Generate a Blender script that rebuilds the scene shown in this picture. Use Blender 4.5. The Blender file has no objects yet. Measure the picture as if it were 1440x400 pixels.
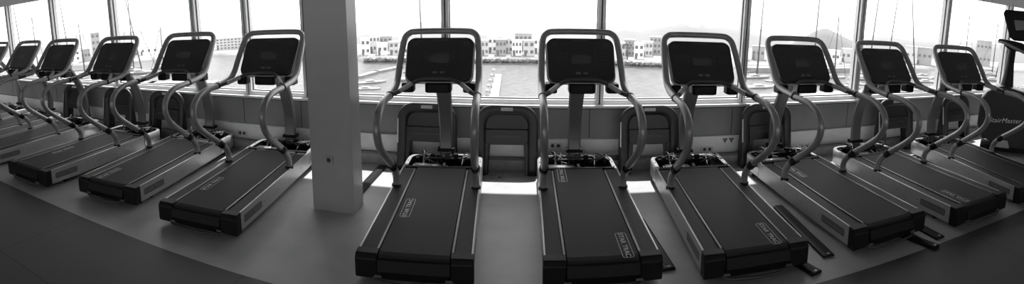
import bpy, bmesh, math, random
from mathutils import Vector, Matrix
PI = math.pi
scene = bpy.context.scene
COL = scene.collection
rnd = random.Random(7)

# ------------------------------------------------------------------ camera model of the swept panorama
F, K, AZ, CY = 697.8, 0.986, 755.1, 88.23
AL, ROLL, YAW, CH = 0.142, -0.012, 0.006, 2.151

def ray(px, py):
    phi = (px-AZ)/F; v = (CY-py)/(F*K)
    X, Fw, U = math.sin(phi), math.cos(phi), v
    c, s = math.cos(-ROLL), math.sin(-ROLL); X, U = X*c-U*s, X*s+U*c
    c, s = math.cos(AL), math.sin(AL); Y = Fw*c+U*s; Z = U*c-Fw*s
    c, s = math.cos(-YAW), math.sin(-YAW); X, Y = X*c-Y*s, X*s+Y*c
    return Vector((X, Y, Z))
EYE = Vector((0, 0, CH))
def onz(px, py, z): r = ray(px, py); return EYE+r*((z-CH)/r.z)
def ony(px, py, y): r = ray(px, py); return EYE+r*(y/r.y)
def onr(px, py, rad): r = ray(px, py); return EYE+r*(rad/math.hypot(r.x, r.y))

cam_d = bpy.data.cameras.new('camera'); cam = bpy.data.objects.new('camera', cam_d); COL.objects.link(cam)
cam_d.type = 'PANO'; cam_d.panorama_type = 'CENTRAL_CYLINDRICAL'
cam_d.central_cylindrical_range_u_min = (0-AZ)/F
cam_d.central_cylindrical_range_u_max = (1440-AZ)/F
cam_d.central_cylindrical_range_v_min = (CY-400)/(F*K)
cam_d.central_cylindrical_range_v_max = (CY-0)/(F*K)
cam_d.central_cylindrical_radius = 1.0
cam_d.clip_start = 0.02; cam_d.clip_end = 4000
def w_of(X, Fw, U):
    c, s = math.cos(-ROLL), math.sin(-ROLL); X, U = X*c-U*s, X*s+U*c
    c, s = math.cos(AL), math.sin(AL); Y = Fw*c+U*s; Z = U*c-Fw*s
    c, s = math.cos(-YAW), math.sin(-YAW); X, Y = X*c-Y*s, X*s+Y*c
    return Vector((X, Y, Z))
rx, ux, bx_ = w_of(1, 0, 0), w_of(0, 0, 1), -w_of(0, 1, 0)
M4 = Matrix((rx, ux, bx_)).transposed().to_4x4(); M4.translation = EYE
cam.matrix_world = M4
scene.camera = cam

# ------------------------------------------------------------------ materials (black-and-white photograph: greys only)
def mat(name, v, rough=.5, metal=0., noise=0., nscale=40., bump=0., spec=.5, emit=0., coat=0.):
    m = bpy.data.materials.new(name); m.use_nodes = True
    nt = m.node_tree; b = nt.nodes['Principled BSDF']
    b.inputs['Base Color'].default_value = (v, v, v, 1)
    b.inputs['Roughness'].default_value = rough; b.inputs['Metallic'].default_value = metal
    b.inputs['Specular IOR Level'].default_value = spec
    if coat: b.inputs['Coat Weight'].default_value = coat
    if emit:
        b.inputs['Emission Color'].default_value = (1, 1, 1, 1); b.inputs['Emission Strength'].default_value = emit
    if noise or bump:
        tc = nt.nodes.new('ShaderNodeTexCoord'); n = nt.nodes.new('ShaderNodeTexNoise')
        n.inputs['Scale'].default_value = nscale; n.inputs['Detail'].default_value = 4
        nt.links.new(tc.outputs['Object'], n.inputs['Vector'])
        if noise:
            r = nt.nodes.new('ShaderNodeMapRange')
            r.inputs['From Min'].default_value = .3; r.inputs['From Max'].default_value = .7
            r.inputs['To Min'].default_value = v*(1-noise); r.inputs['To Max'].default_value = v*(1+noise)
            nt.links.new(n.outputs['Fac'], r.inputs['Value']); nt.links.new(r.outputs['Result'], b.inputs['Base Color'])
        if bump:
            bp = nt.nodes.new('ShaderNodeBump'); bp.inputs['Strength'].default_value = bump; bp.inputs['Distance'].default_value = .01
            nt.links.new(n.outputs['Fac'], bp.inputs['Height']); nt.links.new(bp.outputs['Normal'], b.inputs['Normal'])
    return m
M = dict(
    tube=mat('grey_painted_tube', .27, .36, .35, .06, 30),
    silver=mat('silver_painted_steel', .42, .36, .5, .05, 12),
    black=mat('black_plastic', .004, .5, 0, .15, 60, 0, .25),
    dark=mat('dark_rubber', .018, .6, 0, .2, 200, .15),
    landing=mat('ribbed_foot_rail', .012, .55, 0, .2, 90, .2, .2),
    belt=mat('running_belt', .020, .65, 0, .18, 160, .12, .25),
    gloss=mat('glossy_console_panel', .022, .3, 0, 0, 1, 0, .5),
    screen=mat('unlit_display', .06, .2),
    key=mat('console_keys', .12, .4),
    white=mat('white_print', .42, .5),
    print=mat('grey_print', .20, .5),
    neck=mat('dark_grey_neck', .17, .34, .3),
    plate=mat('logo_plate', .11, .4, .3),
    guide=mat('belt_guide_metal', .13, .38, .5, .1, 20),
    tagm=mat('pale_plastic', .6, .5),
    boxm=mat('dark_grey_metal', .06, .4, .4),
    copper=mat('motor_metal', .16, .35, .7),
    cable=mat('cable_black', .015, .5),
    hood=mat('motor_hood_plastic', .022, .38, 0, .15, 20),
    paint=mat('column_paint', .37, .28, 0, .04, 6, .03),
    alu=mat('window_aluminium', .72, .4, .15, .03, 15),
    gasket=mat('gasket', .03, .6),
    wallp=mat('spandrel_panel', .27, .5, 0, .05, 5),
    seam=mat('panel_seam', .03, .6),
    trunk=mat('cable_trunking', .80, .5, 0, .05, 10),
    plinth=mat('concrete_plinth', .34, .7, 0, .15, 14),
    ceil=mat('ceiling_paint', .85, .8),
    sidew=mat('side_wall_paint', .60, .8, 0, .04, 4),
    house=mat('pale_render', .52, .9, 0, .08, .4),
    house2=mat('grey_render', .34, .9, 0, .08, .4),
    house3=mat('white_render', .80, .9, 0, .06, .4),
    hwin=mat('house_window', .14, .4),
    rock=mat('breakwater_rock', .20, .95, 0, .7, 1.2),
    land=mat('shore_ground', .24, .95, 0, .35, .08),
    hill=mat('hazy_hill', .15, 1., 0, .05, .03),
    cone=mat('hazy_cone_hill', .11, 1., 0, .08, .05),
    boat=mat('boat_gelcoat', .35, .3),
    boatd=mat('boat_trim', .10, .4),
    mast=mat('mast_aluminium', .12, .5, .2),
    leaf=mat('palm_leaf', .10, .8),
    conc=mat('quay_concrete', .24, .9, 0, .2, .6),
)
def floor_mat(name, v, rough, n1, s1, seam=None):
    m = mat(name, v, rough, 0, n1, s1, .04)
    return m
M['vinyl'] = floor_mat('vinyl_floor', .40, .45, .10, 3.0)
# rubber floor: tiles one metre wide with fine seams
def rubber():
    m = bpy.data.materials.new('rubber_floor'); m.use_nodes = True; nt = m.node_tree; b = nt.nodes['Principled BSDF']
    tc = nt.nodes.new('ShaderNodeTexCoord'); br = nt.nodes.new('ShaderNodeTexBrick')
    mp = nt.nodes.new('ShaderNodeMapping'); mp.inputs['Location'].default_value = (.12, .05, 0)
    br.offset = 0; br.inputs['Scale'].default_value = 1; br.inputs['Brick Width'].default_value = 2.0; br.inputs['Row Height'].default_value = 2.0
    br.inputs['Mortar Size'].default_value = .006
    br.inputs['Color1'].default_value = (.056,)*3+(1,); br.inputs['Color2'].default_value = (.062,)*3+(1,); br.inputs['Mortar'].default_value = (.025,)*3+(1,)
    nt.links.new(tc.outputs['Object'], mp.inputs['Vector']); nt.links.new(mp.outputs['Vector'], br.inputs['Vector'])
    n = nt.nodes.new('ShaderNodeTexNoise'); n.inputs['Scale'].default_value = 120
    mx = nt.nodes.new('ShaderNodeMixRGB'); mx.blend_type = 'OVERLAY'; mx.inputs[0].default_value = .35
    nt.links.new(tc.outputs['Object'], n.inputs['Vector'])
    nt.links.new(br.outputs['Color'], mx.inputs[1]); nt.links.new(n.outputs['Fac'], mx.inputs[2])
    nt.links.new(mx.outputs['Color'], b.inputs['Base Color']); b.inputs['Roughness'].default_value = .5
    b.inputs['Specular IOR Level'].default_value = .35
    return m
M['rubber'] = rubber()
def glass():
    m = bpy.data.materials.new('window_glass'); m.use_nodes = True; nt = m.node_tree; nt.nodes.clear()
    o = nt.nodes.new('ShaderNodeOutputMaterial'); t = nt.nodes.new('ShaderNodeBsdfTransparent'); g = nt.nodes.new('ShaderNodeBsdfGlossy')
    t.inputs['Color'].default_value = (.97, .97, .97, 1); g.inputs['Roughness'].default_value = .0; g.inputs['Color'].default_value = (.9, .9, .9, 1)
    fr = nt.nodes.new('ShaderNodeLayerWeight'); pw = nt.nodes.new('ShaderNodeMath'); pw.operation = 'POWER'; pw.inputs[1].default_value = 6.0
    sc = nt.nodes.new('ShaderNodeMapRange'); sc.inputs['To Min'].default_value = .02; sc.inputs['To Max'].default_value = .45
    mx = nt.nodes.new('ShaderNodeMixShader')
    nt.links.new(fr.outputs['Facing'], pw.inputs[0]); nt.links.new(pw.outputs[0], sc.inputs['Value']); nt.links.new(sc.outputs[0], mx.inputs[0]); nt.links.new(t.outputs[0], mx.inputs[1]); nt.links.new(g.outputs[0], mx.inputs[2])
    nt.links.new(mx.outputs[0], o.inputs['Surface']); return m
M['glass'] = glass()
def sea():
    m = bpy.data.materials.new('sea_water'); m.use_nodes = True; nt = m.node_tree; b = nt.nodes['Principled BSDF']
    b.inputs['Roughness'].default_value = .3; b.inputs['Base Color'].default_value = (.13, .13, .13, 1)
    tc = nt.nodes.new('ShaderNodeTexCoord')
    n = nt.nodes.new('ShaderNodeTexNoise'); n.inputs['Scale'].default_value = .9; n.inputs['Detail'].default_value = 6; n.inputs['Roughness'].default_value = .65
    mp = nt.nodes.new('ShaderNodeMapping'); mp.inputs['Scale'].default_value = (.6, 1.6, 1)
    nt.links.new(tc.outputs['Object'], mp.inputs['Vector']); nt.links.new(mp.outputs['Vector'], n.inputs['Vector'])
    bp = nt.nodes.new('ShaderNodeBump'); bp.inputs['Strength'].default_value = .9; bp.inputs['Distance'].default_value = .6
    nt.links.new(n.outputs['Fac'], bp.inputs['Height']); nt.links.new(bp.outputs['Normal'], b.inputs['Normal'])
    r = nt.nodes.new('ShaderNodeMapRange'); r.inputs['From Min'].default_value = .35; r.inputs['From Max'].default_value = .65
    r.inputs['To Min'].default_value = .035; r.inputs['To Max'].default_value = .12
    nt.links.new(n.outputs['Fac'], r.inputs['Value']); nt.links.new(r.outputs['Result'], b.inputs['Base Color'])
    return m
M['sea'] = sea()

# ------------------------------------------------------------------ mesh builder
class MB:
    def __init__(s): s.bm = bmesh.new(); s.mats = []
    def mi(s, m):
        m = M[m]
        if m not in s.mats: s.mats.append(m)
        return s.mats.index(m)
    def _poly(s, verts, faces, m, smooth=False):
        k = s.mi(m); vs = [s.bm.verts.new(v) for v in verts]; out = []
        for f in faces:
            try: fc = s.bm.faces.new([vs[i] for i in f])
            except ValueError: continue
            fc.material_index = k; fc.smooth = smooth; out.append(fc)
        return vs, out
    def box(s, a, b, m, bev=0., seg=2, mx=None):
        x0, y0, z0 = [min(p, q) for p, q in zip(a, b)]; x1, y1, z1 = [max(p, q) for p, q in zip(a, b)]
        V = [(x0,y0,z0),(x1,y0,z0),(x1,y1,z0),(x0,y1,z0),(x0,y0,z1),(x1,y0,z1),(x1,y1,z1),(x0,y1,z1)]
        if mx is not None: V = [mx @ Vector(v) for v in V]
        vs, fs = s._poly(V, [(0,3,2,1),(4,5,6,7),(0,1,5,4),(1,2,6,5),(2,3,7,6),(3,0,4,7)], m)
        if bev: s._bevel(vs, fs, bev, seg)
        return s
    def _bevel(s, vs, fs, bev, seg):
        k = fs[0].material_index
        ed = list({e for f in fs for e in f.edges if len(e.link_faces) == 2 and e.calc_face_angle(0) > .5})
        r = bmesh.ops.bevel(s.bm, geom=ed, offset=bev, segments=seg, affect='EDGES', profile=.5, clamp_overlap=True)
        for f in r['faces']: f.material_index = k; f.smooth = True
    def prism(s, pts, axis, a, b, m, bev=0., seg=2, smooth=False):
        """closed outline pts (2D) extruded along axis 'x','y' or 'z' from a to b"""
        mk = {'x': lambda p, t: (t, p[0], p[1]), 'y': lambda p, t: (p[0], t, p[1]), 'z': lambda p, t: (p[0], p[1], t)}[axis]
        n = len(pts); V = [mk(p, a) for p in pts]+[mk(p, b) for p in pts]
        fs = [tuple(range(n-1, -1, -1)), tuple(range(n, 2*n))]+[(i, (i+1) % n, n+(i+1) % n, n+i) for i in range(n)]
        vs, f = s._poly(V, fs, m)
        bmesh.ops.recalc_face_normals(s.bm, faces=f)
        if smooth:
            for q in f[2:]: q.smooth = True
        if bev: s._bevel(vs, f, bev, seg)
        return s
    def tube(s, pts, rad, m, n=12, res=6, spline=True, cap=True, flat=None):
        P = [Vector(p) for p in pts]
        R = rad if isinstance(rad, (list, tuple)) else [rad]*len(P)
        if spline and len(P) > 2:
            Q, QR = [], []
            for i in range(len(P)-1):
                p0 = P[i-1] if i else P[0]*2-P[1]; p1, p2 = P[i], P[i+1]; p3 = P[i+2] if i+2 < len(P) else P[-1]*2-P[-2]
                for j in range(res):
                    t = j/res
                    Q.append(.5*((2*p1)+(p2-p0)*t+(2*p0-5*p1+4*p2-p3)*t*t+(3*p1-p0-3*p2+p3)*t**3)); QR.append(R[i]*(1-t)+R[i+1]*t)
            Q.append(P[-1]); QR.append(R[-1])
        else: Q, QR = P, list(R)
        T = [(Q[min(i+1, len(Q)-1)]-Q[max(i-1, 0)]).normalized() for i in range(len(Q))]
        ref = Vector((1, 0, 0)) if abs(T[0].x) < .9 else Vector((0, 0, 1))
        nrm = (ref-T[0]*ref.dot(T[0])).normalized(); V = []
        for i, q in enumerate(Q):
            nrm = (nrm-T[i]*nrm.dot(T[i])).normalized(); bn = T[i].cross(nrm)
            for k in range(n):
                a = 2*PI*k/n
                V.append(q+(nrm*math.cos(a)*(flat or 1)+bn*math.sin(a))*QR[i])
        fs = [(i*n+k, i*n+(k+1) % n, (i+1)*n+(k+1) % n, (i+1)*n+k) for i in range(len(Q)-1) for k in range(n)]
        if cap: fs += [tuple(range(n-1, -1, -1)), tuple((len(Q)-1)*n+k for k in range(n))]
        _, f = s._poly(V, fs, m, True)
        for q in f:
            if len(q.verts) > 4: q.smooth = False
        return s
    def cyl(s, a, b, r, m, n=16, r2=None):
        return s.tube([a, b], [r, r if r2 is None else r2], m, n, spline=False)
    def ball(s, c, r, m, sc=(1, 1, 1), sub=2):
        k = s.mi(m); r_ = bmesh.ops.create_icosphere(s.bm, subdivisions=sub, radius=r)
        fs = set()
        for v in r_['verts']:
            v.co = Vector((v.co.x*sc[0], v.co.y*sc[1], v.co.z*sc[2]))+Vector(c); fs.update(v.link_faces)
        for f in fs: f.material_index = k; f.smooth = True
        return s
    def text(s, txt, size, m, mx, ext=.0006, shear=0., space=1., off=.015):
        cu = bpy.data.curves.new('t', 'FONT'); cu.body = txt; cu.size = size; cu.align_x = 'CENTER'; cu.align_y = 'CENTER'
        cu.extrude = ext; cu.resolution_u = 3; cu.shear = shear; cu.space_character = space; cu.offset = size*off
        o = bpy.data.objects.new('t', cu); COL.objects.link(o)
        dg = bpy.context.evaluated_depsgraph_get(); me = bpy.data.meshes.new_from_object(o.evaluated_get(dg))
        bpy.data.objects.remove(o); bpy.data.curves.remove(cu)
        me.transform(mx); k = s.mi(m)
        for p_ in me.polygons: p_.material_index = k; p_.use_smooth = False
        s.bm.from_mesh(me); bpy.data.meshes.remove(me); return s
    def ring(s, w, h, r, t, m, mx, ext=.0006):
        """thin rounded-rectangle outline in the local XY plane"""
        a, b = rrect(w, h, r, 5), rrect(w-2*t, h-2*t, max(r-t, .001), 5); n = len(a)
        V = [mx @ Vector((p[0], p[1], ext)) for p in a]+[mx @ Vector((p[0], p[1], ext)) for p in b]
        s._poly(V, [(i, (i+1) % n, n+(i+1) % n, n+i) for i in range(n)], m); return s
    def build(s, name, parent=None):
        me = bpy.data.meshes.new(name); s.bm.normal_update(); s.bm.to_mesh(me); s.bm.free()
        for m in s.mats: me.materials.append(m)
        o = bpy.data.objects.new(name, me); COL.objects.link(o)
        if parent is not None: o.parent = parent
        return o
def rrect(w, h, r, n=5):
    P = []
    for cx, cy, a0 in ((w/2-r, h/2-r, 0), (-w/2+r, h/2-r, PI/2), (-w/2+r, -h/2+r, PI), (w/2-r, -h/2+r, 1.5*PI)):
        for i in range(n+1):
            a = a0+PI/2*i/n; P.append((cx+r*math.cos(a), cy+r*math.sin(a)))
    return P
def tag(o, label=None, cat=None, group=None, kind=None):
    if label: o['label'] = label
    if cat: o['category'] = cat
    if group: o['group'] = group
    if kind: o['kind'] = kind
    return o
def empty(name, loc=(0, 0, 0), rz=0.):
    o = bpy.data.objects.new(name, None); COL.objects.link(o); o.location = loc; o.rotation_euler = (0, 0, rz)
    o.empty_display_size = .1; return o
KIDS = {}
def children(o): return [c for c in bpy.data.objects if c.parent == o]
def copy_tree(o, parent=None):
    c = o.copy(); COL.objects.link(c); c.parent = parent
    for ch in children(o): copy_tree(ch, c)
    return c
def frame_mx(o, xa, ya, za):
    m = Matrix((Vector(xa), Vector(ya), Vector(za))).transposed().to_4x4(); m.translation = Vector(o); return m

# ------------------------------------------------------------------ the room
WY = 5.87; SILL = .80; HEAD = 2.64; CEIL = 2.90; XL, XR = -13.0, 10.6; YB = -8.0; FLY = 2.95
def struct(o, label): return tag(o, label, kind='structure')
b = MB(); b.box((XL, FLY, -.2), (XR, WY+.15, 0), 'vinyl'); struct(b.build('floor'), 'pale grey vinyl floor under the treadmills')
b = MB(); b.box((XL, YB, -.2), (XR, FLY, 0.004), 'rubber'); struct(b.build('floor_front'), 'dark rubber floor in the foreground')
b = MB(); b.box((XL, YB, CEIL), (XR, WY+.25, CEIL+.2), 'ceil'); struct(b.build('ceiling'), 'plain ceiling above the window heads')
b = MB()
b.box((XL, WY, 0), (XR, WY+.15, SILL-.02), 'wallp')
xs = [-12.267, -10.4, -8.535, -6.668, -4.801, -3.868, -2.934, -1.067, .80, 2.667, 4.534, 6.401, 8.268, 10.135]
for x in xs: b.box((x-.12, WY-.003, .37), (x-.112, WY+.01, SILL-.03), 'seam')
b.box((XL, WY-.01, HEAD), (XR, WY+.2, CEIL), 'alu')
struct(b.build('wall_window'), 'dark panelled low wall below the harbour windows')
b = MB(); b.box((XL-.15, YB, 0), (XL, WY+.15, CEIL), 'sidew'); struct(b.build('wall_left'), 'side wall beyond the last treadmill')
b = MB(); b.box((XR, YB, 0), (XR+.15, WY+.15, CEIL), 'sidew'); struct(b.build('wall_right'), 'side wall beyond the stair climber')
b = MB(); b.box((XL, 5.715, 0), (XR, WY, .125), 'plinth', .006); struct(b.build('baseboard_window'), 'low grey concrete plinth along the window wall')
b = MB(); b.box((XL, WY-.035, .135), (XR, WY, .36), 'trunk', .004)
struct(b.build('trim_1'), 'pale cable trunking running along the window wall')
b = MB(); b.box((XL, WY-.10, SILL-.03), (XR, WY+.16, SILL), 'alu', .006); b.box((XL, WY-.06, SILL-.05), (XR, WY-.001, SILL-.03), 'gasket')
struct(b.build('trim_2'), 'pale metal window sill ledge')
b = MB(); b.box((XL-.15, YB-.15, 0), (XR+.15, YB, .9), 'sidew'); b.box((XL-.15, YB-.15, 2.6), (XR+.15, YB, CEIL), 'sidew')  # unseen wall; its openings are added and sized to let in fill light
for x in range(int(XL), int(XR)+2, 2): b.box((x-.10, YB-.15, .9), (x+.10, YB, 2.6), 'sidew')
struct(b.build('wall_back'), 'wall behind the camera with a band of openings added for fill light')
# windows: every bay its own frame and pane
for i in range(len(xs)-1):
    x0, x1 = xs[i]+.009, xs[i+1]-.009; f = .036; d0, d1 = WY-.02, WY+.13
    b = MB()
    for s in (0, 1):
        xa = x0 if s == 0 else x1-f
        b.box((xa, d0, SILL), (xa+f, d1, HEAD), 'alu', .004, 1)
        g = xa+f if s == 0 else xa-.008
        b.box((g, WY+.03, SILL+.06), (g+.008, WY+.05, HEAD-.06), 'gasket')
    b.box((x1, WY+.0, SILL), (x1+.018, WY+.1, HEAD), 'gasket')
    b.box((x0+f, d0, SILL), (x1-f, d1, SILL+.055), 'alu', .004, 1); b.box((x0+f, d0, HEAD-.06), (x1-f, d1, HEAD), 'alu', .004, 1)
    b.box((x0+f, WY+.03, SILL+.055), (x1-f, WY+.05, SILL+.068), 'gasket')
    w = struct(b.build('window_%d' % (i+1)), 'tall harbour window bay in pale metal frame')
    b = MB(); b.box((x0+f-.003, WY+.036, SILL+.05), (x1-f+.003, WY+.042, HEAD-.05), 'glass'); b.build('glass_pane', w)
# column
b = MB(); b.box((-2.137, 4.27, 0), (-1.695, 4.52, CEIL), 'paint', .008, 2)
struct(b.build('column'), 'square grey painted column standing between the treadmills')
p = ony(463, 225, 4.27)
b = MB(); b.prism(rrect(.085, .085, .012), 'y', -.012, 0, 'paint', .003, 1)
so = b.build('wall_socket'); so.location = (p.x, 4.27, p.z); tag(so, 'small square socket plate low on the grey column', 'socket')
b = MB(); b.cyl((0, -.013, 0), (0, -.0115, 0), .024, 'gasket', 16); b.build('socket_face', so)
# sockets and marks on the trunking
YT = WY-.035
def socket(px, py, w, h, label, face=2):
    p = ony(px, py, YT); b = MB(); b.prism(rrect(w, h, .01), 'y', -.010, 0, 'tagm', .002, 1)
    o = b.build('power_socket'); o.location = (p.x, YT, p.z); tag(o, label, 'socket')
    for k in range(face):
        b = MB(); xx = (k-(face-1)/2)*.07; b.cyl((xx, -.0115, 0), (xx, -.0095, 0), .022, 'gasket', 14); b.build('outlet_face', o)
socket(994, 210, .17, .07, 'double power socket on pale trunking behind third treadmill right of column')
socket(341, 187, .17, .07, 'double power socket on pale trunking just left of the column')
socket(781, 205, .15, .08, 'double power socket on pale trunking behind second treadmill right of column')
p = ony(1024, 198, YT); b = MB()
for s in (-1, 1): b.prism([(-.04+s*.045, .035), (.04+s*.045, .035), (s*.045, -.035)], 'y', -.0015, 0, 'hwin')
o = b.build('wall_mark'); o.location = (p.x, YT, p.z); tag(o, 'dark zigzag mark on pale trunking beside third treadmill right of column', 'mark')
p = ony(1325, 177, YT); b = MB()
for s in (-1, 1): b.prism([(-.03+s*.04, .03), (.03+s*.04, .03), (s*.04, -.03)], 'y', -.0015, 0, 'hwin')
o = b.build('wall_mark'); o.location = (p.x, YT, p.z); tag(o, 'dark zigzag mark on pale trunking left of the stair climber', 'mark')

# ------------------------------------------------------------------ treadmill (local: x across, -y towards the runner's end, so u = -y)
def P(x, u, z): return (x, -u, z)
PZ = lambda u: .25-.012*(u-.3)                      # top of the deck drops slightly towards the rear
def logo(b, m, mx, w, h, t=.004):
    b.ring(w, h, h*.32, t, m, mx); b.text('STAR TRAC', h*.62, m, mx @ Matrix.Translation((0, -h*.02, .0008)) @ Matrix.Diagonal((w*.9/(h*3.05), 1, 1, 1)), .0004)
def belt_mesh(logos):
    b = MB(); w = .262; prof = [(.24, PZ(.24)+.004), (.26, PZ(.26)+.008), (2.0, PZ(2.0)+.008), (2.035, PZ(2.0)-.002), (2.05, PZ(2.0)-.025), (2.05, PZ(2.0)-.06),
            (1.9, .12), (.3, .12), (.24, .16)]
    b.prism([(-u, z) for u, z in prof], 'x', -w, w, 'belt')
    for x, u, s in logos:                            # s=+1 reads towards the front, -1 towards the rear
        sl = Vector((0, s, s*.012)).normalized(); up = Vector((0, 0, 1)); xa = sl; za = (up-xa*up.dot(xa)).normalized(); ya = za.cross(xa)
        logo(b, 'white', frame_mx(P(x, u, PZ(u)+.0092), xa, ya, za), .375, .088, .005)
    return b
def make_treadmill():
    t = empty('treadmill')
    # side rails with outer plate, landing and belt guide
    for s in (-1, 1):
        b = MB()
        pr = [(.20, .07), (.20, PZ(.2)+.006), (1.99, PZ(1.99)+.006), (1.99, .055), (1.4, .055)]
        b.prism([(-u, z) for u, z in pr], 'x', s*.414, s*.430, 'silver', .003, 1)
        for k in range(5): b.cyl(P(s*.4295, .5+.33*k, .15), P(s*.4325, .5+.33*k, .15), .006, 'boxm', 8)
        xa = Vector((0, s, 0)); za = Vector((s, 0, 0)); ya = Vector((0, 0, 1))
        mx = frame_mx(P(s*.4312, 1.72, .145), xa, ya, za)
        b.prism([(-1.72+p_[0], .145+p_[1]) for p_ in rrect(.37, .075, .024)], 'x', s*.4295, s*.4308, 'plate')
        logo(b, 'print', mx, .355, .062, .003)
        b.build('side_rail', t)
        b = MB()
        b.prism([(-u, z) for u, z in [(.26, .10), (.26, PZ(.26)+.002), (1.99, PZ(1.99)+.002), (1.99, .10)]], 'x', s*.290, s*.4135, 'landing', .003, 1)
        for k in range(9): b.box(P(s*(.30+.012*k), .30, PZ(.3)), P(s*(.305+.012*k), .34, PZ(.3)+.003), 'dark')
        b.build('foot_rail', t)
        b = MB(); b.prism([(-u, z) for u, z in [(.30, .20), (.30, PZ(.3)+.012), (1.97, PZ(1.97)+.012), (1.97, .20)]], 'x', s*.270, s*.2895, 'guide', .002, 1)
        b.build('belt_guide', t)
    b = MB(); b.box(P(-.41, .24, .055), P(.41, 1.98, .115), 'black'); b.build('deck_base', t)
    # black rear end cap with lower lip, pads and lift bar
    b = MB()
    for s in (-1, 1): b.prism([(-u, z) for u, z in [(1.965, .042), (1.965, PZ(1.97)+.012), (2.045, PZ(1.97)+.008), (2.07, .20), (2.07, .06), (2.05, .042)]], 'x', s*.270, s*.437, 'black', .008, 2)
    b.prism([(-u, z) for u, z in [(2.0, .05), (2.056, .215), (2.07, .20), (2.085, .12), (2.07, .06), (2.05, .042)]], 'x', -.268, .268, 'black', .004, 2)
    cap = b.build('end_cap', t)
    for s in (-1, 1):
        b = MB(); b.box(P(s*.235, 2.07, .070), P(s*.285, 2.084, .088), 'key', .002, 1); b.build('pad', cap)
    b = MB(); b.tube([P(-.30, 2.06, .062), P(-.22, 2.10, .052), P(0, 2.115, .048), P(.22, 2.10, .052), P(.30, 2.06, .062)], .011, 'boxm', 8); b.build('lift_bar', cap)
    # nose: open motor bay inside a bent silver band
    def band(off, z):
        out = []
        for i in range(13):
            a = PI*i/12
            out.append((math.cos(a)*(.43-off), .02, math.sin(a)))
        pts = [(.43-off, .22)]; r = .17
        for i in range(7):
            a = PI/2*i/6; pts.append((.43-r+(r-off)*math.cos(a), -.08-(r-off)*math.sin(a)))
        L = pts+[(-x, u) for x, u in reversed(pts)]
        return L
    b = MB(); o_, i_ = band(0, 0), band(.016, 0); fl = band(.045, 0); n = len(o_)
    V = []
    for z in (.075, .245): V += [P(x, u, z) for x, u in o_]
    V += [P(x, u, .252) for x, u in band(.006, 0)]+[P(x, u, .252) for x, u in fl]+[P(x, u, .238) for x, u in fl]+[P(x, u, .238) for x, u in i_]+[P(x, u, .075) for x, u in i_]
    fs = []
    for k in range(6):
        for j in range(n-1): fs.append((k*n+j, k*n+j+1, (k+1)*n+j+1, (k+1)*n+j))
    for j in range(n-1): fs.append((6*n+j, 6*n+j+1, j+1, j))
    _, ff = b._poly(V, fs, 'silver'); bmesh.ops.recalc_face_normals(b.bm, faces=ff)
    for q in ff: q.smooth = abs(q.normal.z) < .5
    for s in (-1, 1):
        b.box(P(s*.385, -.02, .2515), P(s*.425, .24, .2545), 'silver', .001, 1)
        b.cyl(P(s*.405, .03, .254), P(s*.405, .03, .259), .008, 'boxm', 8); b.cyl(P(s*.405, .18, .254), P(s*.405, .18, .259), .008, 'boxm', 8)
    b.build('nose_frame', t)
    b = MB(); b.prism([(p[0], -p[1]) for p in band(.02, 0)], 'z', .06, .085, 'black')
    b.box(P(-.40, .205, .08), P(.40, .245, .262), 'black', .006, 2)
    bay = b.build('motor_bay', t)
    b = MB(); b.cyl(P(-.31, .12, .185), P(-.04, .12, .185), .072, 'copper', 24); b.cyl(P(-.335, .12, .185), P(-.31, .12, .185), .06, 'boxm', 20)
    b.cyl(P(-.04, .12, .185), P(-.015, .12, .185), .06, 'boxm', 20)
    b.prism([(x, y) for x, y in rrect(.08, .055, .004)], 'y', 0, .001, 'tagm')
    for v in b.bm.verts[-48:]: pass
    mo = b.build('motor', bay)
    me = mo.data
    k = [i for i, m_ in enumerate(me.materials) if m_.name == 'pale_plastic'][0]
    ids = {v for p_ in me.polygons if p_.material_index == k for v in p_.vertices}
    R = Matrix.Translation(Vector(P(-.17, .168, .241))) @ Matrix.Rotation(math.radians(-42), 4, 'X')
    for v in ids: me.vertices[v].co = R @ me.vertices[v].co
    b = MB(); b.cyl(P(.0, .12, .185), P(.03, .12, .185), .085, 'boxm', 28); b.cyl(P(.031, .12, .185), P(.05, .12, .185), .05, 'copper', 20); b.build('flywheel', bay)
    b = MB(); b.box(P(.10, .00, .085), P(.33, .18, .18), 'boxm', .006, 1)
    for j in range(7): b.box(P(.11+.03*j, .02, .18), P(.12+.03*j, .16, .20), 'black')
    b.box(P(.22, .12, .2005), P(.29, .15, .205), 'tagm'); b.build('controller_box', bay)
    b = MB(); b.box(P(-.34, -.14, .085), P(.30, -.10, .245), 'black', .004, 1)
    for j, (x, w, h) in enumerate([(-.30, .05, .03), (-.22, .09, .045), (-.10, .05, .03), (.0, .07, .04), (.10, .05, .055), (.20, .08, .035)]):
        b.box(P(x, -.135, .24), P(x+w, -.08, .245+h), 'boxm' if j % 2 else 'black', .004, 1)
    b.build('circuit_board', bay)
    r2 = random.Random(3)
    for j in range(6):
        pts = [P(r2.uniform(-.28, .28), r2.uniform(-.12, .1), .22)]
        for q in range(3): pts.append(P(pts[0][0]+(q+1)*r2.uniform(-.07, .09), r2.uniform(-.12, .12), .27+r2.uniform(-.02, .06)))
        pts.append(P(pts[-1][0]+r2.uniform(-.05, .05), r2.uniform(-.1, .1), .21))
        b = MB(); b.tube(pts, .008, 'cable', 6, 5); b.build('cable', bay)
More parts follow.
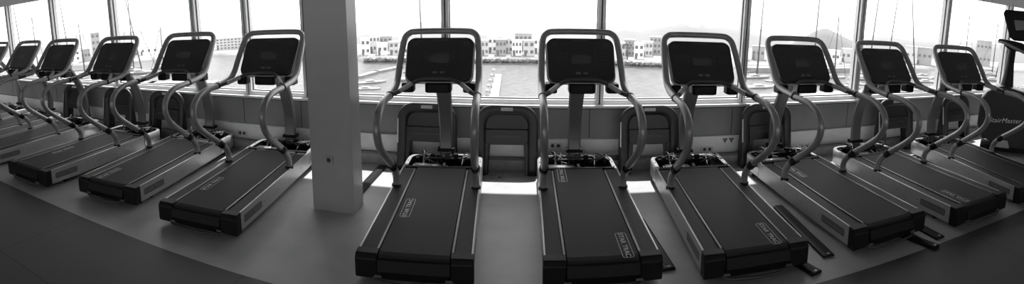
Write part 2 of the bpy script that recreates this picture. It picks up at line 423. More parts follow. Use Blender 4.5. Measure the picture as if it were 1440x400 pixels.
    # one continuous bent tube: foot, S curve, hand rail, hoop round the console and back down
    half = [(.392, .75, .245), (.392, .752, .33), (.392, .79, .405), (.394, .90, .505), (.40, 1.16, .685), (.408, 1.315, .82), (.413, 1.375, .97), (.414, 1.31, 1.10),
            (.414, 1.13, 1.175), (.414, .82, 1.19), (.414, .56, 1.222), (.414, .43, 1.29), (.411, .33, 1.415), (.404, .21, 1.565), (.388, .125, 1.672), (.345, .082, 1.722), (.27, .068, 1.738)]
    path = [P(*q) for q in half]+[P(0, .064, 1.742)]+[P(-q[0], q[1], q[2]) for q in reversed(half)]
    b = MB(); b.tube(path, .0345, 'tube', 14, 5); b.build('handrail', t)
    for s in (-1, 1):
        b = MB(); b.cyl(P(s*.392, .75, PZ(.75)-.01), P(s*.392, .75, PZ(.75)+.018), .047, 'black', 18); b.build('rail_socket', t)
        b = MB(); b.cyl(P(s*.394, .868, .476), P(s*.394, .932, .527), .043, 'black', 16); b.box(P(s*.36, .93, .50), P(s*.43, .965, .545), 'black', .006, 1); b.build('collar', t)
        b = MB(); b.cyl(P(s*.414, .86, 1.187), P(s*.414, .83, 1.189), .039, 'black', 16); b.build('tie_band', t)
    # mast carrying the console
    prof = [(-.17, .10), (-.215, .30), (-.235, .48), (-.225, .66), (-.165, .85), (-.05, 1.06), (.10, 1.26), (.20, 1.38)]
    b = MB(); pts = [P(0, u, z) for u, z in prof]
    Q = []
    PV = [Vector(p) for p in pts]
    for i in range(len(PV)-1):
        p0 = PV[i-1] if i else PV[0]*2-PV[1]; p1, p2 = PV[i], PV[i+1]; p3 = PV[i+2] if i+2 < len(PV) else PV[-1]*2-PV[-2]
        for j in range(5):
            u = j/5; Q.append(.5*((2*p1)+(p2-p0)*u+(2*p0-5*p1+4*p2-p3)*u*u+(3*p1-p0-3*p2+p3)*u**3))
    Q.append(PV[-1]); V = []; sec = [(-1, -.6), (-.8, -1), (.8, -1), (1, -.6), (1, .6), (.8, 1), (-.8, 1), (-1, .6)]
    for i, q in enumerate(Q):
        tn = (Q[min(i+1, len(Q)-1)]-Q[max(i-1, 0)]).normalized(); nn = Vector((0, -tn.z, tn.y)); f = i/(len(Q)-1)
        hw = .068+.022*f
        for sx, sy in sec: V.append(q+Vector((1, 0, 0))*hw*sx+nn*.028*sy)
    n = 8; fs = [(i*n+k, i*n+(k+1) % n, (i+1)*n+(k+1) % n, (i+1)*n+k) for i in range(len(Q)-1) for k in range(n)]+[tuple(range(n)), tuple((len(Q)-1)*n+k for k in range(n))]
    _, ff = b._poly(V, fs, 'neck'); bmesh.ops.recalc_face_normals(b.bm, faces=ff)
    mast = b.build('mast', t)
    b = MB(); b.box(P(-.095, -.275, .30), P(.095, -.17, .335), 'black', .008, 1); b.build('mast_clamp', mast)
    # console on the slanted plane of the hoop
    d = Vector((0, -.33, -.42)).normalized(); nz = Vector((0, -.42, .33)).normalized()    # down the panel, out to the runner
    c = Vector(P(0, .28, 1.462)); mx = frame_mx(c, (1, 0, 0), -d, nz)
    def slab(outline, z0, z1, m, bev):
        k = MB(); k.prism(outline, 'z', z0, z1, m, bev, 2); return k
    pan = rrect(.715, .515, .085, 7)
    pan = [(x*(1-.05*(.5-y/.515)*1.0), y+(.018*(1-(x/.36)**2) if y > .15 else 0)) for x, y in pan]
    b = slab(pan, -.035, .012, 'gloss', .010)
    b.text('STAR TRAC', .030, 'key', Matrix.Translation((0, .232, .0125)))
    for s in (-1, 1): b.ring(.045, .045, .01, .004, 'key', Matrix.Translation((s*.27, .185, .0124)))
    b.bm.transform(mx); con = b.build('console', t)
    b = MB(); b.prism([(x*1.035, y*1.035) for x, y in pan], 'z', -.06, -.030, 'tagm', .008, 2); b.bm.transform(mx); b.build('bezel', con)
    b = MB(); b.prism(rrect(.45, .30, .06), 'z', -.12, -.055, 'black', .02, 2); b.bm.transform(mx); b.build('back_housing', con)
    b = MB(); b.prism(rrect(.20, .10, .008), 'z', .010, .0135, 'screen'); b.bm.transform(mx); b.build('display', con)
    for s in (-1, 1):
        b = MB(); b.box((s*.30 if s < 0 else .115, -.025, .0095), (-.115 if s < 0 else .30, .115, .0118), 'gloss')
        for i in range(3):
            for j in range(3): b.box((s*.235+(i-1)*.032-.009, .075-j*.038-.009, .011), (s*.235+(i-1)*.032+.009, .075-j*.038+.009, .0135), 'boxm', .002, 1)
        b.box((s*.145-.012, .05, .011), (s*.145+.012, .09, .0135), 'boxm', .002, 1); b.box((s*.145-.012, -.005, .011), (s*.145+.012, .03, .0135), 'boxm', .002, 1)
        b.bm.transform(mx); b.build('keypad', con)
        b = MB(); b.prism(rrect(.052, .026, .012), 'z', .010, .0145, 'key', .002, 1)
        b.bm.transform(mx @ Matrix.Translation((s*.038, -.165, 0))); b.build('stop_button' if s < 0 else 'start_button', con)
    # arched front bar with pulse grips and the three black trays under the console
    b = MB(); b.tube([P(-.405, .82, 1.190), P(-.35, .74, 1.202), P(-.25, .59, 1.252), P(-.14, .505, 1.286), P(0, .492, 1.290), P(.14, .505, 1.286), P(.25, .59, 1.252), P(.35, .74, 1.202), P(.405, .82, 1.190)], .021, 'boxm', 12, 5)
    bar = b.build('front_bar', t)
    for s in (-1, 1):
        b = MB(); b.tube([P(s*.35, .74, 1.202), P(s*.30, .663, 1.226), P(s*.25, .59, 1.252)], .0245, 'silver', 12, 4); b.build('pulse_grip', bar)
    for x, w, u0, u1 in ((-.315, .13, .30, .46), (.0, .27, .28, .47), (.315, .13, .30, .46)):
        b = MB(); b.prism([(x+p_[0], -(u0+u1)/2+p_[1]) for p_ in rrect(w, u1-u0, .04)], 'z', 1.135, 1.235, 'black', .015, 2); b.build('accessory_tray', t)
    for s in (-1, 1):
        b = MB(); b.cyl(P(s*.34, 1.70, .0), P(s*.34, 1.70, .06), .026, 'black', 14); b.build('foot', t)
        b = MB(); b.cyl(P(s*.37, -.02, .036), P(s*.41, -.02, .036), .036, 'dark', 18); b.cyl(P(s*.365, -.02, .036), P(s*.415, -.02, .036), .012, 'silver', 10)
        b.box(P(s*.36, -.06, .036), P(s*.366, .02, .09), 'boxm'); b.build('transport_wheel', t)
    return t
SPOTS = [  # x, y, yaw, label, belt marks (x, u, direction)
    (-9.62, 5.28, -.03, 'grey treadmill cut off by the left edge of the photo, farthest in the left row', []),
    (-8.30, 5.22, .0, 'fifth treadmill left of the column', []),
    (-7.084, 5.17, .055, 'fourth treadmill left of the column', []),
    (-5.665, 5.21, .049, 'third treadmill left of the column, its belt end nearest the dark floor at far left', [(-.15, 1.3, 1)]),
    (-4.441, 5.43, .104, 'second treadmill left of the column, pale logo on its belt', [(-.17, 1.80, 1)]),
    (-3.082, 5.404, .086, 'first treadmill immediately left of the square grey column', [(-.19, 1.45, 1)]),
    (-.993, 5.281, .071, 'first treadmill immediately right of the square grey column', [(-.185, 1.25, 1)]),
    (.48, 5.335, .018, 'second treadmill right of the column, pale logos at both ends of its belt', [(-.185, .42, 1), (.185, 1.86, -1)]),
    (1.774, 5.247, -.041, 'third treadmill right of the column, white logo at the right rear of its belt', [(.18, 1.83, -1)]),
    (2.995, 5.243, .02, 'fourth treadmill right of the column, long black strip lying along its left side', [(-.16, .60, 1)]),
    (4.205, 5.115, .007, 'fifth treadmill right of the column', [(-.17, 1.80, 1)]),
    (5.591, 5.022, -.129, 'sixth treadmill right of the column, beside the stair climber', []),
]
proto = make_treadmill(); TM = []
for i, (x, y, a, lab, marks) in enumerate(SPOTS):
    o = proto if i == 0 else copy_tree(proto)
    o.location = (x, y, 0); o.rotation_euler = (0, 0, a)
    tag(o, lab, 'treadmill', 'treadmills lined up along the harbour windows'); TM.append((o, marks))
for o, marks in TM:
    belt_mesh(marks).build('belt', o)

# ------------------------------------------------------------------ removed motor covers
def make_cover():
    """tall thin hood shell that bulges towards its foot, hollow side at y = 0 facing the room"""
    c = empty('motor_cover'); W, H, R = .73, .84, .20
    def dep(z):
        t = max(0., min(1., (z-.22)/.42)); return .155-.085*t*t*(3-2*t)
    def outline(off, rr):
        pts = [(W/2-off, z) for z in (0, .1, .2, .28, .36, .40, .46, .52, .58)]
        for i in range(9):
            a = PI/2*i/8; pts.append((W/2-off-rr+rr*math.cos(a), H-off-rr+rr*math.sin(a)))
        return pts+[(-x, z) for x, z in reversed(pts)]
    rings = [(outline(.03, R-.02), None, 0), (outline(.006, R), None, -.02), (outline(0, R), .02, 0), (outline(.008, R), .005, 0), (outline(.022, R), 0, 0), (outline(.085, R-.05), 0, 0), (outline(.112, R-.07), .012, 0), (outline(.122, R-.08), .05, 0)]
    n = len(rings[0][0]); V = []
    for L, y, dy in rings: V += [(x, (dep(z)+dy) if y is None else y, z) for x, z in L]
    fs = []
    for k in range(len(rings)-1):
        for j in range(n-1): fs.append((k*n+j, k*n+j+1, (k+1)*n+j+1, (k+1)*n+j))
    for j in (0, n-1): fs.append(tuple(k*n+j for k in range(len(rings))))
    for j in range(5, n//2-1): fs.append((j, j+1, n-2-j, n-1-j))       # back panel above the cut-out
    b = MB(); _, ff = b._poly(V, fs, 'hood', True); bmesh.ops.recalc_face_normals(b.bm, faces=ff)
    web = [(.255, .40), (.255, H-.25)]
    for i in range(7):
        a = PI/2*i/6; web.append((.125+.13*math.cos(a), H-.25+.13*math.sin(a)))
    web = web+[(-x, z) for x, z in reversed(web)]
    b.prism(web, 'y', .045, .060, 'hood')
    b.prism([(.252, .40), (.252, .55), (-.252, .55), (-.252, .40), (-.215, .365), (.215, .365)], 'y', .008, .05, 'hood', .010, 2)
    b.build('shell', c)
    for s in (-1, 1):
        b = MB(); b.prism([(s*.255, 0), (s*.255, .40), (s*.20, .366), (s*.222, .0)], 'y', .008, .15, 'hood', .006, 1); b.build('leg', c)
    b = MB(); b.box((-.165, .000, .455), (.165, .009, .482), 'boxm', .004, 2); b.build('grip_slot', c)
    b = MB(); b.box((-W/2+.004, -.004, .34), (-W/2+.018, .003, .64), 'alu', .001, 1); b.build('sunlit_edge_strip', c)  # sunlight along the cover's rim, painted as a pale strip
    b = MB(); b.box((-.07, -.002, H-.070), (.07, .002, H-.030), 'tagm', .001, 1); b.build('tag', c)
    return c
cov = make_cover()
COV = [(-.31, 5.53, 0, 'dark arched motor cover facing the room between the first two treadmills right of column'),
       (-1.27, 5.55, 0, 'dark motor cover against the wall behind first treadmill right of column'),
       (1.385, 5.535, 0, 'dark motor cover against the wall between second and third treadmills right of column'),
       (2.95, 5.53, 0, 'dark motor cover against the wall behind fourth treadmill right of column'),
       (5.17, 5.50, 0, 'dark motor cover against the wall between fifth and sixth treadmills right of column'),
       (6.62, 5.53, 0, 'dark motor cover by the wall between sixth treadmill and stair climber'),
       (-5.30, 5.52, 0, 'dark motor cover against the wall between second and third treadmills left of column'),
       (-6.42, 5.50, 0, 'dark motor cover against the wall between third and fourth treadmills left of column'),
       (-7.66, 5.50, 0, 'dark motor cover against the wall between fourth and fifth treadmills left of column')]
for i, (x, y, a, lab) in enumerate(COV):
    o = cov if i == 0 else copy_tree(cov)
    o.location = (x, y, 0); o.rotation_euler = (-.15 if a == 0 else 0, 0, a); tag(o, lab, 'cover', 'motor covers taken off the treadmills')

# ------------------------------------------------------------------ black rail strips left on the floor
def make_strip(L):
    c = empty('rail_strip'); b = MB()
    b.prism([(-.055, 0), (-.055, .018), (-.035, .028), (.035, .028), (.055, .018), (.055, 0)], 'y', 0, L, 'black', .003, 1); b.build('body', c)
    b = MB(); b.box((-.020, .05, .0275), (.020, L-.05, .030), 'landing', .001, 1); b.build('tread_insert', c)
    b = MB(); b.box((-.012, .012, .0275), (.012, .03, .0295), 'tagm'); b.build('clip', c)
    return c
STR = [((1.06, 3.46), (1.00, 4.35), 'black rail strip on floor at right rear of second treadmill right of column'),
       ((2.40, 3.25), (2.475, 4.33), 'long black rail strip on floor between third and fourth treadmills right of column'),
       ((2.16, 3.06), (2.06, 3.42), 'black rail strip poking out under rear of third treadmill right of column'),
       ((3.365, 2.90), (3.13, 3.75), 'black rail strip poking out under rear of fourth treadmill right of column'),
       ((3.545, 3.02), (3.545, 4.1), 'black rail strip along right side of fourth treadmill right of column'),
       ((-1.84, 4.72), (-1.83, 5.62), 'black rail strip on sunlit floor between column and first treadmill to its right')]
for p0, p1, lab in STR:
    d = Vector(p1)-Vector(p0); o = make_strip(d.length); o.location = (p0[0], p0[1], .0 if p0[1] > FLY and p1[1] > FLY else .004)
    o.rotation_euler = (0, 0, math.atan2(d.y, d.x)-PI/2); tag(o, lab, 'strip', 'loose rail strips on the floor')
# crumbs of dirt on the floor by the front cover
b = MB()
for k in range(16):
    q = onz(rnd.uniform(688, 712), rnd.uniform(247, 254), 0); b.ball((q.x, q.y, .003), rnd.uniform(.005, .011), 'black', (1, 1, .5), 1)
tag(b.build('dirt_crumbs'), 'dark crumbs of dirt on floor before the front motor cover', 'dirt', kind='stuff')
# small box on the plinth; sunlight on its top is put into the pale lid colour
p = ony(868, 216, 5.78)
b = MB(); b.box((-.09, -.06, 0), (.09, .06, .07), 'boxm', .004, 1)
o = b.build('small_box'); o.location = (p.x-.04, 5.79, .125); tag(o, 'small dark box with lid painted as sunlit on plinth behind second treadmill right of column', 'box')
b = MB(); b.box((-.093, -.063, .07), (.093, .063, .078), 'tagm', .002, 1); b.build('lid', o)

# ------------------------------------------------------------------ stair climber at the right edge
def stair_climber():
    r0 = 8.05; az = (1412-AZ)/F; org = Vector((math.sin(az)*r0, math.cos(az)*r0, 0))
    xa = Vector((math.cos(az), -math.sin(az), 0)); ya = Vector((math.sin(az), math.cos(az), 0))
    o = empty('stair_climber', org, math.atan2(xa.y, xa.x))
    def L(px, py):                                    # point of the machine's side plane seen at this place
        r = ray(px, py); n = ya; t = org.dot(n)/Vector((r.x, r.y, 0)).dot(n); q = EYE+r*t
        return ((q-org).dot(xa), q.z)
    body = [L(1377, 150), L(1380, 138), L(1388, 129), L(1398, 124), L(1412, 121), L(1440, 131)]
    x1 = body[-1][0]; body += [(x1+.25, body[-1][1]-.10), (x1+.75, .62), (x1+.80, .30), (x1+.75, .12), (.12, .12), (-.05, .25)]
    body += [L(1379, 196), L(1374, 175)]
    b = MB(); b.prism(body, 'y', .0, .55, 'hood', .04, 3, True)
    a, c = L(1389, 172), L(1437, 168); ctr = ((a[0]+c[0])/2, (a[1]+c[1])/2); wid = c[0]-a[0]
    mx = frame_mx((ctr[0], -.0015, ctr[1]), (1, 0, .07), (-.07, 0, 1), (0, -1, 0))
    b.text('StairMaster', wid/5.0, 'trunk', mx, .001, .25, 1.04, 0.)
    b.build('side_shroud', o)
    b = MB(); b.box((-.15, .06, .05), (x1+.85, .50, .13), 'black', .02, 2)
    for xx in (-.05, x1+.7): b.cyl((xx, .02, .045), (xx, .54, .045), .045, 'dark', 16)
    b.build('base', o)
    b = MB(); q = L(1402, 208)
    b.prism([(q[0]-.10, .14), (q[0]-.08, .24), (q[0]+.02, .28), (q[0]+.16, .26), (q[0]+.20, .14)], 'y', -.03, .0, 'silver', .006, 2); b.build('side_plate', o)
    # steps at the rear
    for k in range(4):
        b = MB(); x = x1+.35+.12*k; b.box((x-.14, .09, .62-.13*k), (x+.14, .46, .66-.13*k), 'landing', .008, 1); b.build('step', o)
    # neck
    n0, n1 = L(1417, 118), L(1425, 66)
    b = MB(); b.tube([(n0[0]-.02, .27, n0[1]-.25), (n0[0], .27, n0[1]), ((n0[0]+n1[0])/2, .27, (n0[1]+n1[1])/2), (n1[0], .27, n1[1])], [.14, .10, .065, .06], 'black', 14, 6); b.build('neck', o)
    # console, tilted
    cs = [L(1411, 18), L(1414, 13), L(1442, 15), L(1446, 20), L(1452, 54), L(1448, 60), L(1426, 58), L(1420, 53)]
    b = MB(); b.prism(cs, 'y', .20, .36, 'black', .02, 3); con = b.build('console', o)
    sc_ = [L(1426, 28), L(1441, 29), L(1444, 42), L(1429, 43)]
    b = MB(); b.prism(sc_, 'y', .192, .20, 'screen'); b.build('display', con)
    for s, yy in enumerate((-.02, .56)):
        h0, h1 = L(1404, 59), L(1414, 61); h2 = L(1440, 74)
        b = MB(); b.tube([(h0[0], .27+(yy-.27)*.55, h0[1]), (h1[0], .27+(yy-.27)*.8, h1[1]), (h2[0], yy, h2[1]), (h2[0]+.35, yy, h2[1]-.10), (h2[0]+.5, yy, h2[1]-.45), (h2[0]+.2, yy*.98+.0, h2[1]-1.0)], .024, 'tube', 10, 6)
        b.build('hand_rail', o)
    b = MB(); b.prism([L(1403, 58), L(1405, 55), L(1424, 58), L(1440, 62), L(1446, 70), L(1436, 74), L(1420, 71), L(1414, 66), L(1412, 62)], 'y', .08, .47, 'black', .012, 2); b.build('reading_tray', o)
    tag(o, 'black stair climber at right edge with tilted console and white lettering', 'stair climber'); return o
stair_climber()

# ------------------------------------------------------------------ the harbour outside
SEA = -18.0
b = MB(); b._poly([(-420, 9, SEA), (420, 9, SEA), (420, 330, SEA), (-420, 330, SEA)], [(0, 1, 2, 3)], 'sea'); struct(b.build('sea'), 'bright rippled harbour water')
# far shore: strip of land following the water line seen through the windows
shore_px = [(-60, 100), (40, 97), (130, 92), (200, 86), (300, 79), (345, 78), (430, 80), (510, 85), (600, 85), (700, 86), (800, 87), (880, 90), (960, 93), (1060, 96), (1150, 97), (1250, 97), (1330, 99), (1450, 102), (1560, 108)]
SH = []
for k in range(len(shore_px)-1):
    for j in range(4):
        t = j/4; a, c = shore_px[k], shore_px[k+1]; SH.append(onz(a[0]+(c[0]-a[0])*t, a[1]+(c[1]-a[1])*t, SEA))
n = len(SH); V = []
for rr, z in ((0, SEA-.5), (.8, SEA+.9), (3, SEA+1.1), (40, SEA+2.2), (110, SEA+5.5)):
    for q in SH:
        d = Vector((q.x, q.y, 0)).normalized(); V.append((q.x+d.x*rr, q.y+d.y*rr, z))
b = MB(); b._poly(V, [(k*n+j, k*n+j+1, (k+1)*n+j+1, (k+1)*n+j) for k in range(4) for j in range(n-1)], 'land', True)
struct(b.build('shore_land'), 'pale built-up land along the far side of the harbour')
def shore_r(px): return math.hypot(*[c for c in onz(px, shore_y(px), SEA)[:2]])
def shore_y(px):
    for a, c in zip(shore_px, shore_px[1:]):
        if a[0] <= px <= c[0]: return a[1]+(c[1]-a[1])*(px-a[0])/(c[0]-a[0])
    return 95
# hills on the skyline
def hill(pts, dr, m, name, label, depth=30):
    V = []
    for k, f in ((0, 0.), (1, .7), (2, 1.), (3, .0)):
        for px, py in pts:
            R = shore_r(px)+dr; q = onr(px, py, R); base = SEA+3
            z = base+(q.z-base)*f; s = 1+(k-2)*depth*.5/R
            V.append((q.x*s, q.y*s, z if f else base-1))
    n = len(pts); b = MB(); b._poly(V, [(k*n+j, k*n+j+1, (k+1)*n+j+1, (k+1)*n+j) for k in range(3) for j in range(n-1)], m, True)
    return struct(b.build(name), label)
hill([(840, 56), (865, 45), (880, 42), (900, 45), (920, 41), (945, 36), (966, 32), (985, 34), (1010, 38), (1030, 41), (1060, 48), (1100, 56), (1120, 60)], 70, 'hill', 'hill_range', 'faint rounded hills on the skyline')
hill([(1110, 62), (1130, 53), (1146, 44), (1158, 40), (1166, 41), (1180, 49), (1200, 58), (1225, 63)], 55, 'cone', 'cone_hill', 'pointed hill on the skyline behind fourth treadmill right of column')
hill([(480, 52), (520, 48), (560, 50), (610, 47), (660, 47), (700, 49), (760, 53), (850, 56)], 60, 'hill', 'hill_low', 'low faint ridge behind the houses')
hill([(1200, 60), (1235, 52), (1255, 54), (1290, 58), (1340, 60), (1400, 62), (1470, 66)], 60, 'hill', 'hill_east', 'low faint ridge behind the marina on the right')
hill([(-40, 70), (40, 66), (110, 66), (180, 66), (240, 62), (300, 58), (350, 58), (440, 60)], 70, 'hill', 'hill_west', 'low faint ridge behind the marina on the left')
# rock breakwater along the water line
b = MB()
for px in [x*.9 for x in range(570, 1045)]:
    for row in range(2):
        q = onz(px+rnd.uniform(-.5, .5), shore_y(px)+.8-row*2.4, SEA+.4+row*.8)
        r = rnd.uniform(.45, .95); b.ball((q.x, q.y, q.z), r, 'rock', (1, .9, .75), 1)
for f in b.bm.faces: f.smooth = False
for v in b.bm.verts: v.co += Vector((rnd.uniform(-.13, .13), rnd.uniform(-.13, .13), rnd.uniform(-.13, .13)))
tag(b.build('breakwater_rocks'), 'pale boulders heaped along the far breakwater', 'rocks', kind='stuff')
# houses
ORD = ['first', 'second', 'third', 'fourth', 'fifth', 'sixth', 'seventh', 'eighth', 'ninth', 'tenth', 'eleventh', 'twelfth', 'thirteenth', 'fourteenth', 'fifteenth', 'sixteenth']
def house(px0, px1, ytop, dr, m, nw, nh, label, ybase=None):
    pc = (px0+px1)/2; R = shore_r(pc)+dr; q = onr(pc, ytop, R); base = SEA+1.0+dr*.028
    w = (px1-px0)/F*R; h = max(q.z-base, 2.0); az = math.atan2(q.x, q.y)
    o = empty('house', (q.x, q.y, base-.3), -az)
    dep = 3.2
    b = MB(); b.box((-w/2, 0, 0), (w/2, dep, h+.3), m); b.box((-w/2-.1, -.1, h+.3), (w/2+.1, dep+.1, h+.55), m)
    b.box((-w/2+.3, -.06, 0), (-w/2+1.0, .0, 2.0), 'hwin'); b.build('walls', o)
    for i in range(nw):
        for j in range(nh):
            x = -w/2+w*(i+.5)/nw; z = .3+h*(j+.55)/nh; ww = min(.45, w/nw*.28)
            b = MB(); b.box((x-ww, -.08, z-.5*min(1, h/nh*.4)), (x+ww, .0, z+.5*min(1, h/nh*.5)), 'hwin'); b.build('window', o)
    tag(o, label, 'house', 'houses on the far shore'); return o
H1 = [(507, 520, 55, 4, 'house3', 2, 2), (519, 534, 50, 9, 'house', 3, 2), (533, 551, 52, 14, 'house2', 3, 2), (530, 545, 62, 4, 'house3', 2, 1), (547, 560, 60, 4, 'house', 2, 2), (561, 573, 56, 4, 'house3', 2, 2)]
for k, h in enumerate(H1): house(*h, 'house on far shore just right of the column, %s from the column' % ORD[k])
H2 = [(676, 687, 58, 4, 'house', 2, 2), (686, 699, 53, 9, 'house3', 2, 2), (697, 712, 57, 4, 'house2', 3, 2), (709, 722, 55, 9, 'house', 2, 2), (720, 734, 58, 4, 'house3', 3, 2), (724, 748, 48, 14, 'house2', 4, 2), (736, 752, 58, 4, 'house', 2, 2), (751, 762, 55, 9, 'house3', 2, 2)]
for k, h in enumerate(H2): house(*h, 'house on far shore between first two consoles right of column, %s from the left' % ORD[k])
H3 = [(868, 880, 62, 4, 'house', 2, 2), (878, 894, 57, 9, 'house2', 3, 3), (892, 906, 62, 4, 'house3', 2, 2), (903, 918, 60, 9, 'house', 3, 2), (914, 930, 53, 14, 'house2', 3, 3)]
for k, h in enumerate(H3): house(*h, 'house on far shore between second and third consoles right of column, %s from the left' % ORD[k])
H4 = [(1040, 1052, 70, 8, 'house3', 2, 1), (1058, 1076, 66, 10, 'house2', 3, 1), (1164, 1182, 72, 6, 'house3', 3, 1), (1184, 1204, 70, 8, 'house', 3, 1)]
for k, h in enumerate(H4): house(*h, 'low harbour shed near the pointed hill, %s from the left' % ORD[k])
H5 = [(1274, 1290, 66, 8, 'house', 2, 1), (1291, 1312, 68, 6, 'house2', 3, 1), (1374, 1396, 58, 10, 'house2', 4, 2), (1350, 1366, 66, 6, 'house3', 2, 1)]
for k, h in enumerate(H5): house(*h, 'harbour building beyond the right-hand marina, %s from the left' % ORD[k])
H6 = [(20, 40, 76, 8, 'house', 3, 1), (98, 112, 72, 8, 'house3', 2, 2), (127, 139, 47, 14, 'house2', 2, 4), (196, 222, 66, 10, 'house3', 3, 1), (224, 240, 68, 8, 'house', 2, 1), (303, 344, 54, 12, 'house', 8, 4)]
L6 = ['low building at far left behind the farthest consoles', 'pale house between the third and fourth consoles left of column', 'slim tower block above the third console left of column', 'wide white building on left shore between second and third consoles', 'low pale house on left shore beside the wide white building', 'long apartment block left of the column with rows of windows']
for h, l in zip(H6, L6): house(*h, l)
house(114, 126, 70, 4, 'house2', 3, 1, 'low grey building on left shore just left of the slim tower block')
house(141, 156, 69, 4, 'house2', 3, 1, 'low grey building on left shore just right of the slim tower block')
house(177, 194, 72, 4, 'house', 3, 1, 'low building on left shore just left of the wide white building')
house(344.5, 352, 60, 5, 'house2', 2, 2, 'narrow grey building at right end of the long apartment block')
# palm
def palm(px, py, h, label):
    R = shore_r(px)+2.5; q = onr(px, py, R); o = empty('palm_tree', (q.x, q.y, SEA+.9))
    b = MB(); b.tube([(0, 0, 0), (.1, 0, h*.5), (.05, 0, h)], [.25, .18, .15], 'leaf', 8, 4); b.build('trunk', o)
    b = MB()
    for k in range(13):
        a = 2*PI*k/13+rnd.uniform(-.2, .2); l = rnd.uniform(1.4, 1.9); up = rnd.uniform(.2, .8)
        b.tube([(0, 0, h), (math.cos(a)*l*.5, math.sin(a)*l*.5, h+up), (math.cos(a)*l, math.sin(a)*l, h+up-.9)], [.05, .22, .03], 'leaf', 6, 4, flat=.3)
    b.build('crown', o); tag(o, label, 'palm')
palm(882, 80, 4.4, 'palm tree on far shore between second and third consoles right of column')
palm(1243, 80, 3.6, 'palm tree on far shore near the fifth console right of column')
# breakwater wall right
def wall_line(pts, w, h, m, name, label, kind=None, cat='quay'):
    b = MB()
    for (a, c) in zip(pts, pts[1:]):
        A, B = onz(*a, SEA), onz(*c, SEA); d = (B-A); L = math.hypot(d.x, d.y); mx = Matrix.Translation(A) @ Matrix.Rotation(math.atan2(d.y, d.x), 4, 'Z')
        b.box((-w*.3, -w/2, -.4), (L+w*.3, w/2, h), m, mx=mx)
    return tag(b.build(name), label, cat, kind=kind)
wall_line([(1046, 101), (1130, 102), (1200, 101)], 3, 1.4, 'conc', 'breakwater_pier', 'long grey pier across the water behind fourth treadmill right of column')
wall_line([(505, 110), (530, 103), (563, 96)], 1.6, .6, 'conc', 'floating_pontoon', 'slanting pale pontoon on the water just right of the column')
wall_line([(500, 139), (565, 141)], 3.0, .6, 'conc', 'quay_edge', 'pale quay edge below the window just right of the column')
wall_line([(1046, 140), (1120, 137), (1200, 133), (1290, 128), (1400, 121)], 3.0, .7, 'conc', 'marina_quay', 'pale marina quay below the windows on the right')
wall_line([(75, 122), (140, 120), (215, 119), (300, 119)], 3.0, .7, 'conc', 'marina_pontoon', 'pale pontoon of the left-hand marina')
# jetty with pale posts
pj = wall_line([(692, 146), (699, 108)], 2.2, .5, 'conc', 'jetty', 'narrow jetty with pale posts between first two consoles right of column')
for k in range(5):
    a = onz(688+k*2.0, 143-k*8, SEA)
    b = MB(); b.cyl((0, 0, .0), (0, 0, 1.5), .35, 'boat', 10); b.ball((0, 0, 1.5), .42, 'boat'); o = b.build('mooring_post'); o.location = (a.x-.35, a.y, SEA+.5)
    tag(o, 'pale mooring post on the narrow jetty, %s from the near end' % ORD[k], 'post', 'posts on the jetty')
# boats
def boat(px, py, L, head, mast_h, label, lean=0., rig=True):
    q = onz(px, py, SEA); o = empty('sailing_boat' if mast_h else 'motor_boat', (q.x, q.y, SEA-.25), head)
    b = MB(); st = [(-.5, .75, .9), (-.25, 1., .95), (.1, .95, 1.0), (.35, .6, 1.1), (.5, .04, 1.25)]; V = []
    bw = L*.15
    for s, w, h in st:
        for a, zz in ((1, 1), (.75, .35), (0, .0), (-.75, .35), (-1, 1)): V.append((s*L, a*w*bw, zz*h*L*.085))
    n = 5; fs = [(k*n+j, k*n+j+1, (k+1)*n+j+1, (k+1)*n+j) for k in range(4) for j in range(4)]+[(0, 1, 2, 3, 4)]+[(k*n, (k+1)*n, (k+1)*n+4, k*n+4) for k in range(4)]
    _, ff = b._poly(V, fs, 'boat'); bmesh.ops.recalc_face_normals(b.bm, faces=ff); b.build('hull', o)
    hz = L*.085
    b = MB(); b.prism([(-.2*L, hz*.8), (-.18*L, hz*1.7), (.05*L, hz*1.75), (.18*L, hz*1.0)], 'y', -bw*.55, bw*.55, 'boat', .05, 1); b.box((-.12*L, -bw*.57, hz*1.3), (.06*L, bw*.57, hz*1.5), 'boatd'); b.build('cabin', o)
    if mast_h:
        top = (.05*L+lean*mast_h, 0, hz+mast_h)
        b = MB(); b.tube([(.05*L, 0, hz), top], [.23, .17], 'mast', 8, spline=False); m = b.build('mast', o)
        b = MB(); b.tube([(.05*L, 0, hz+1.3), (-.38*L, 0, hz+1.2)], .14, 'boatd', 8, spline=False); b.build('boom', o)
        if rig:
            for e in ((.5*L, 0, hz*1.2), (-.5*L, 0, hz)):
                b = MB(); b.tube([e, top], .07, 'mast', 5, spline=False); b.build('stay', m)
    tag(o, label, 'boat', 'boats in the harbour'); return o
def yacht(px, py, topx, topy, L, head, label, rig=True):
    q = onz(px, py, SEA); R = math.hypot(q.x, q.y); t = onr(topx, topy, R); h = t.z-SEA-.25-L*.085
    side = (topx-px)/F*R                                        # how far the mast leans across the view
    az = math.atan2(q.x, q.y); c = math.cos(az+head)            # hull heading measured in the world
    return boat(px, py, L, head, h, label, (side/h/c if abs(c) > .3 else 0.), rig)
yacht(198, 104, 183, -12, 11, .5, 'sailing boat behind second console left of column, mast leaning towards third console')
yacht(187, 100, 188, -10, 9, .2, 'sailing boat with upright tall mast beside the third console left of column', False)
yacht(229, 97, 229, 34, 8, .3, 'small sailing boat with short mast by second console left of column')
yacht(34, 108, 28, -10, 10, .6, 'sailing boat with tall mast between the two farthest consoles at left', False)
yacht(54, 110, 53, 20, 9, .4, 'sailing boat with shorter mast between the farthest consoles at left')
yacht(100, 106, 93, -8, 9, .6, 'sailing boat with tall mast above the fourth console left of column', False)
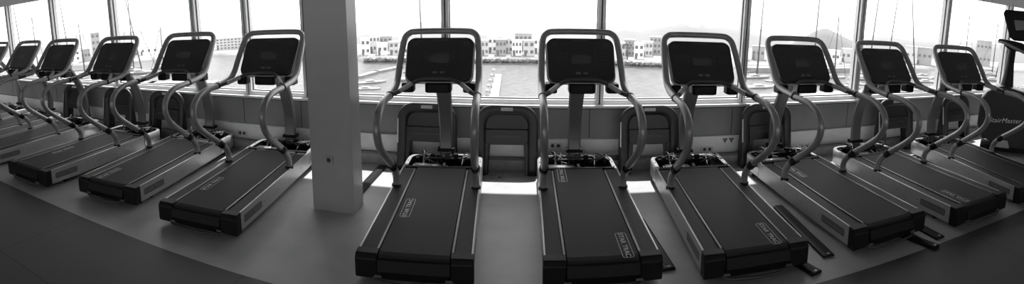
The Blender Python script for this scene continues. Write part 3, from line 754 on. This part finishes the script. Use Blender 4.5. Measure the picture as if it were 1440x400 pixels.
yacht(118, 106, 116, 30, 9, .7, 'sailing boat with short mast between third and fourth consoles left of column')
boat(262, 108, 7, .3, 0, 'white motor boat moored behind the second console left of column')
boat(522, 117, 7, .5, 0, 'white motor boat moored just right of the column')
boat(516, 126, 6, .1, 0, 'small white dinghy moored below the boat right of the column')
yacht(592, 112, 589, -12, 11, .5, 'sailing boat with tall mast rising left of the first console right of column', False)
yacht(1062, 110, 1064, -10, 9, .1, 'sailing boat with thin tall mast beside the broad mullion right of third console', False)
boat(1068, 124, 8, .0, 0, 'white motor boat moored beside the broad mullion right of third console')
yacht(1139, 112, 1140, -12, 11, -.4, 'sailing boat with tall thick mast above fourth console right of column', False)
yacht(1171, 110, 1170, 20, 8, -.2, 'sailing boat with shorter mast right of fourth console right of column')
boat(1189, 125, 8, -.3, 0, 'white motor boat moored right of fourth console right of column')
yacht(1217, 113, 1222, -10, 10, -.5, 'sailing boat with mast just left of fifth console right of column', False)
yacht(1244, 105, 1250, -10, 9, -.4, 'sailing boat with mast rising behind fifth console right of column', False)
yacht(1284, 110, 1268, -12, 10, -.7, 'sailing boat with leaning mast between fifth and sixth consoles right of column', False)
boat(1302, 116, 8, -.4, 0, 'white motor boat moored between fifth and sixth consoles right of column')
yacht(1354, 100, 1353, 18, 9, -.6, 'sailing boat with mast above sixth console right of column')
yacht(1393, 106, 1393, 30, 10, -.8, 'sailing boat with stays between sixth console and stair climber')
yacht(1397, 114, 1410, 4, 10, -.9, 'sailing boat with leaning mast right beside the stair climber console', False)
# crowd of small boats in both marinas
for k, (px, py) in enumerate([(1092, 116), (1104, 122), (1150, 120), (1160, 106), (1204, 108), (1206, 119), (1230, 110), (1262, 118), (1296, 106), (1312, 110), (1330, 112), (1366, 115), (1384, 102), (1340, 104)]):
    boat(px, py, 6, -.9+.3*(k % 5), 0, 'small moored boat crowded into the right-hand marina')['group'] = 'small boats of the right-hand marina'
for k, (px, py) in enumerate([(66, 106), (84, 109), (112, 111), (135, 112), (146, 108), (212, 107), (240, 106), (164, 112)]):
    boat(px, py, 6, .2+.25*(k % 4), 0, 'small moored boat crowded into the left-hand marina')['group'] = 'small boats of the left-hand marina'

# ------------------------------------------------------------------ daylight
w = bpy.data.worlds.new('world'); scene.world = w; w.use_nodes = True
bg = w.node_tree.nodes['Background']; bg.inputs['Color'].default_value = (1, 1, 1, 1); bg.inputs['Strength'].default_value = 2.8
sd = bpy.data.lights.new('sun', 'SUN'); sd.energy = 9.0; sd.angle = .02
so_ = bpy.data.objects.new('sun', sd); COL.objects.link(so_); so_.rotation_euler = Vector((.08, 1., 2.5)).to_track_quat('Z', 'Y').to_euler()
vs = scene.view_settings; vs.view_transform = 'Standard'; vs.look = 'None'; vs.exposure = 0.; vs.gamma = 1.; vs.use_curve_mapping = False
cy = scene.cycles; cy.use_denoising = True; cy.max_bounces = 8; cy.diffuse_bounces = 4; cy.glossy_bounces = 4; cy.transparent_max_bounces = 16
cy.sample_clamp_indirect = 6.0; cy.caustics_reflective = False; cy.caustics_refractive = False
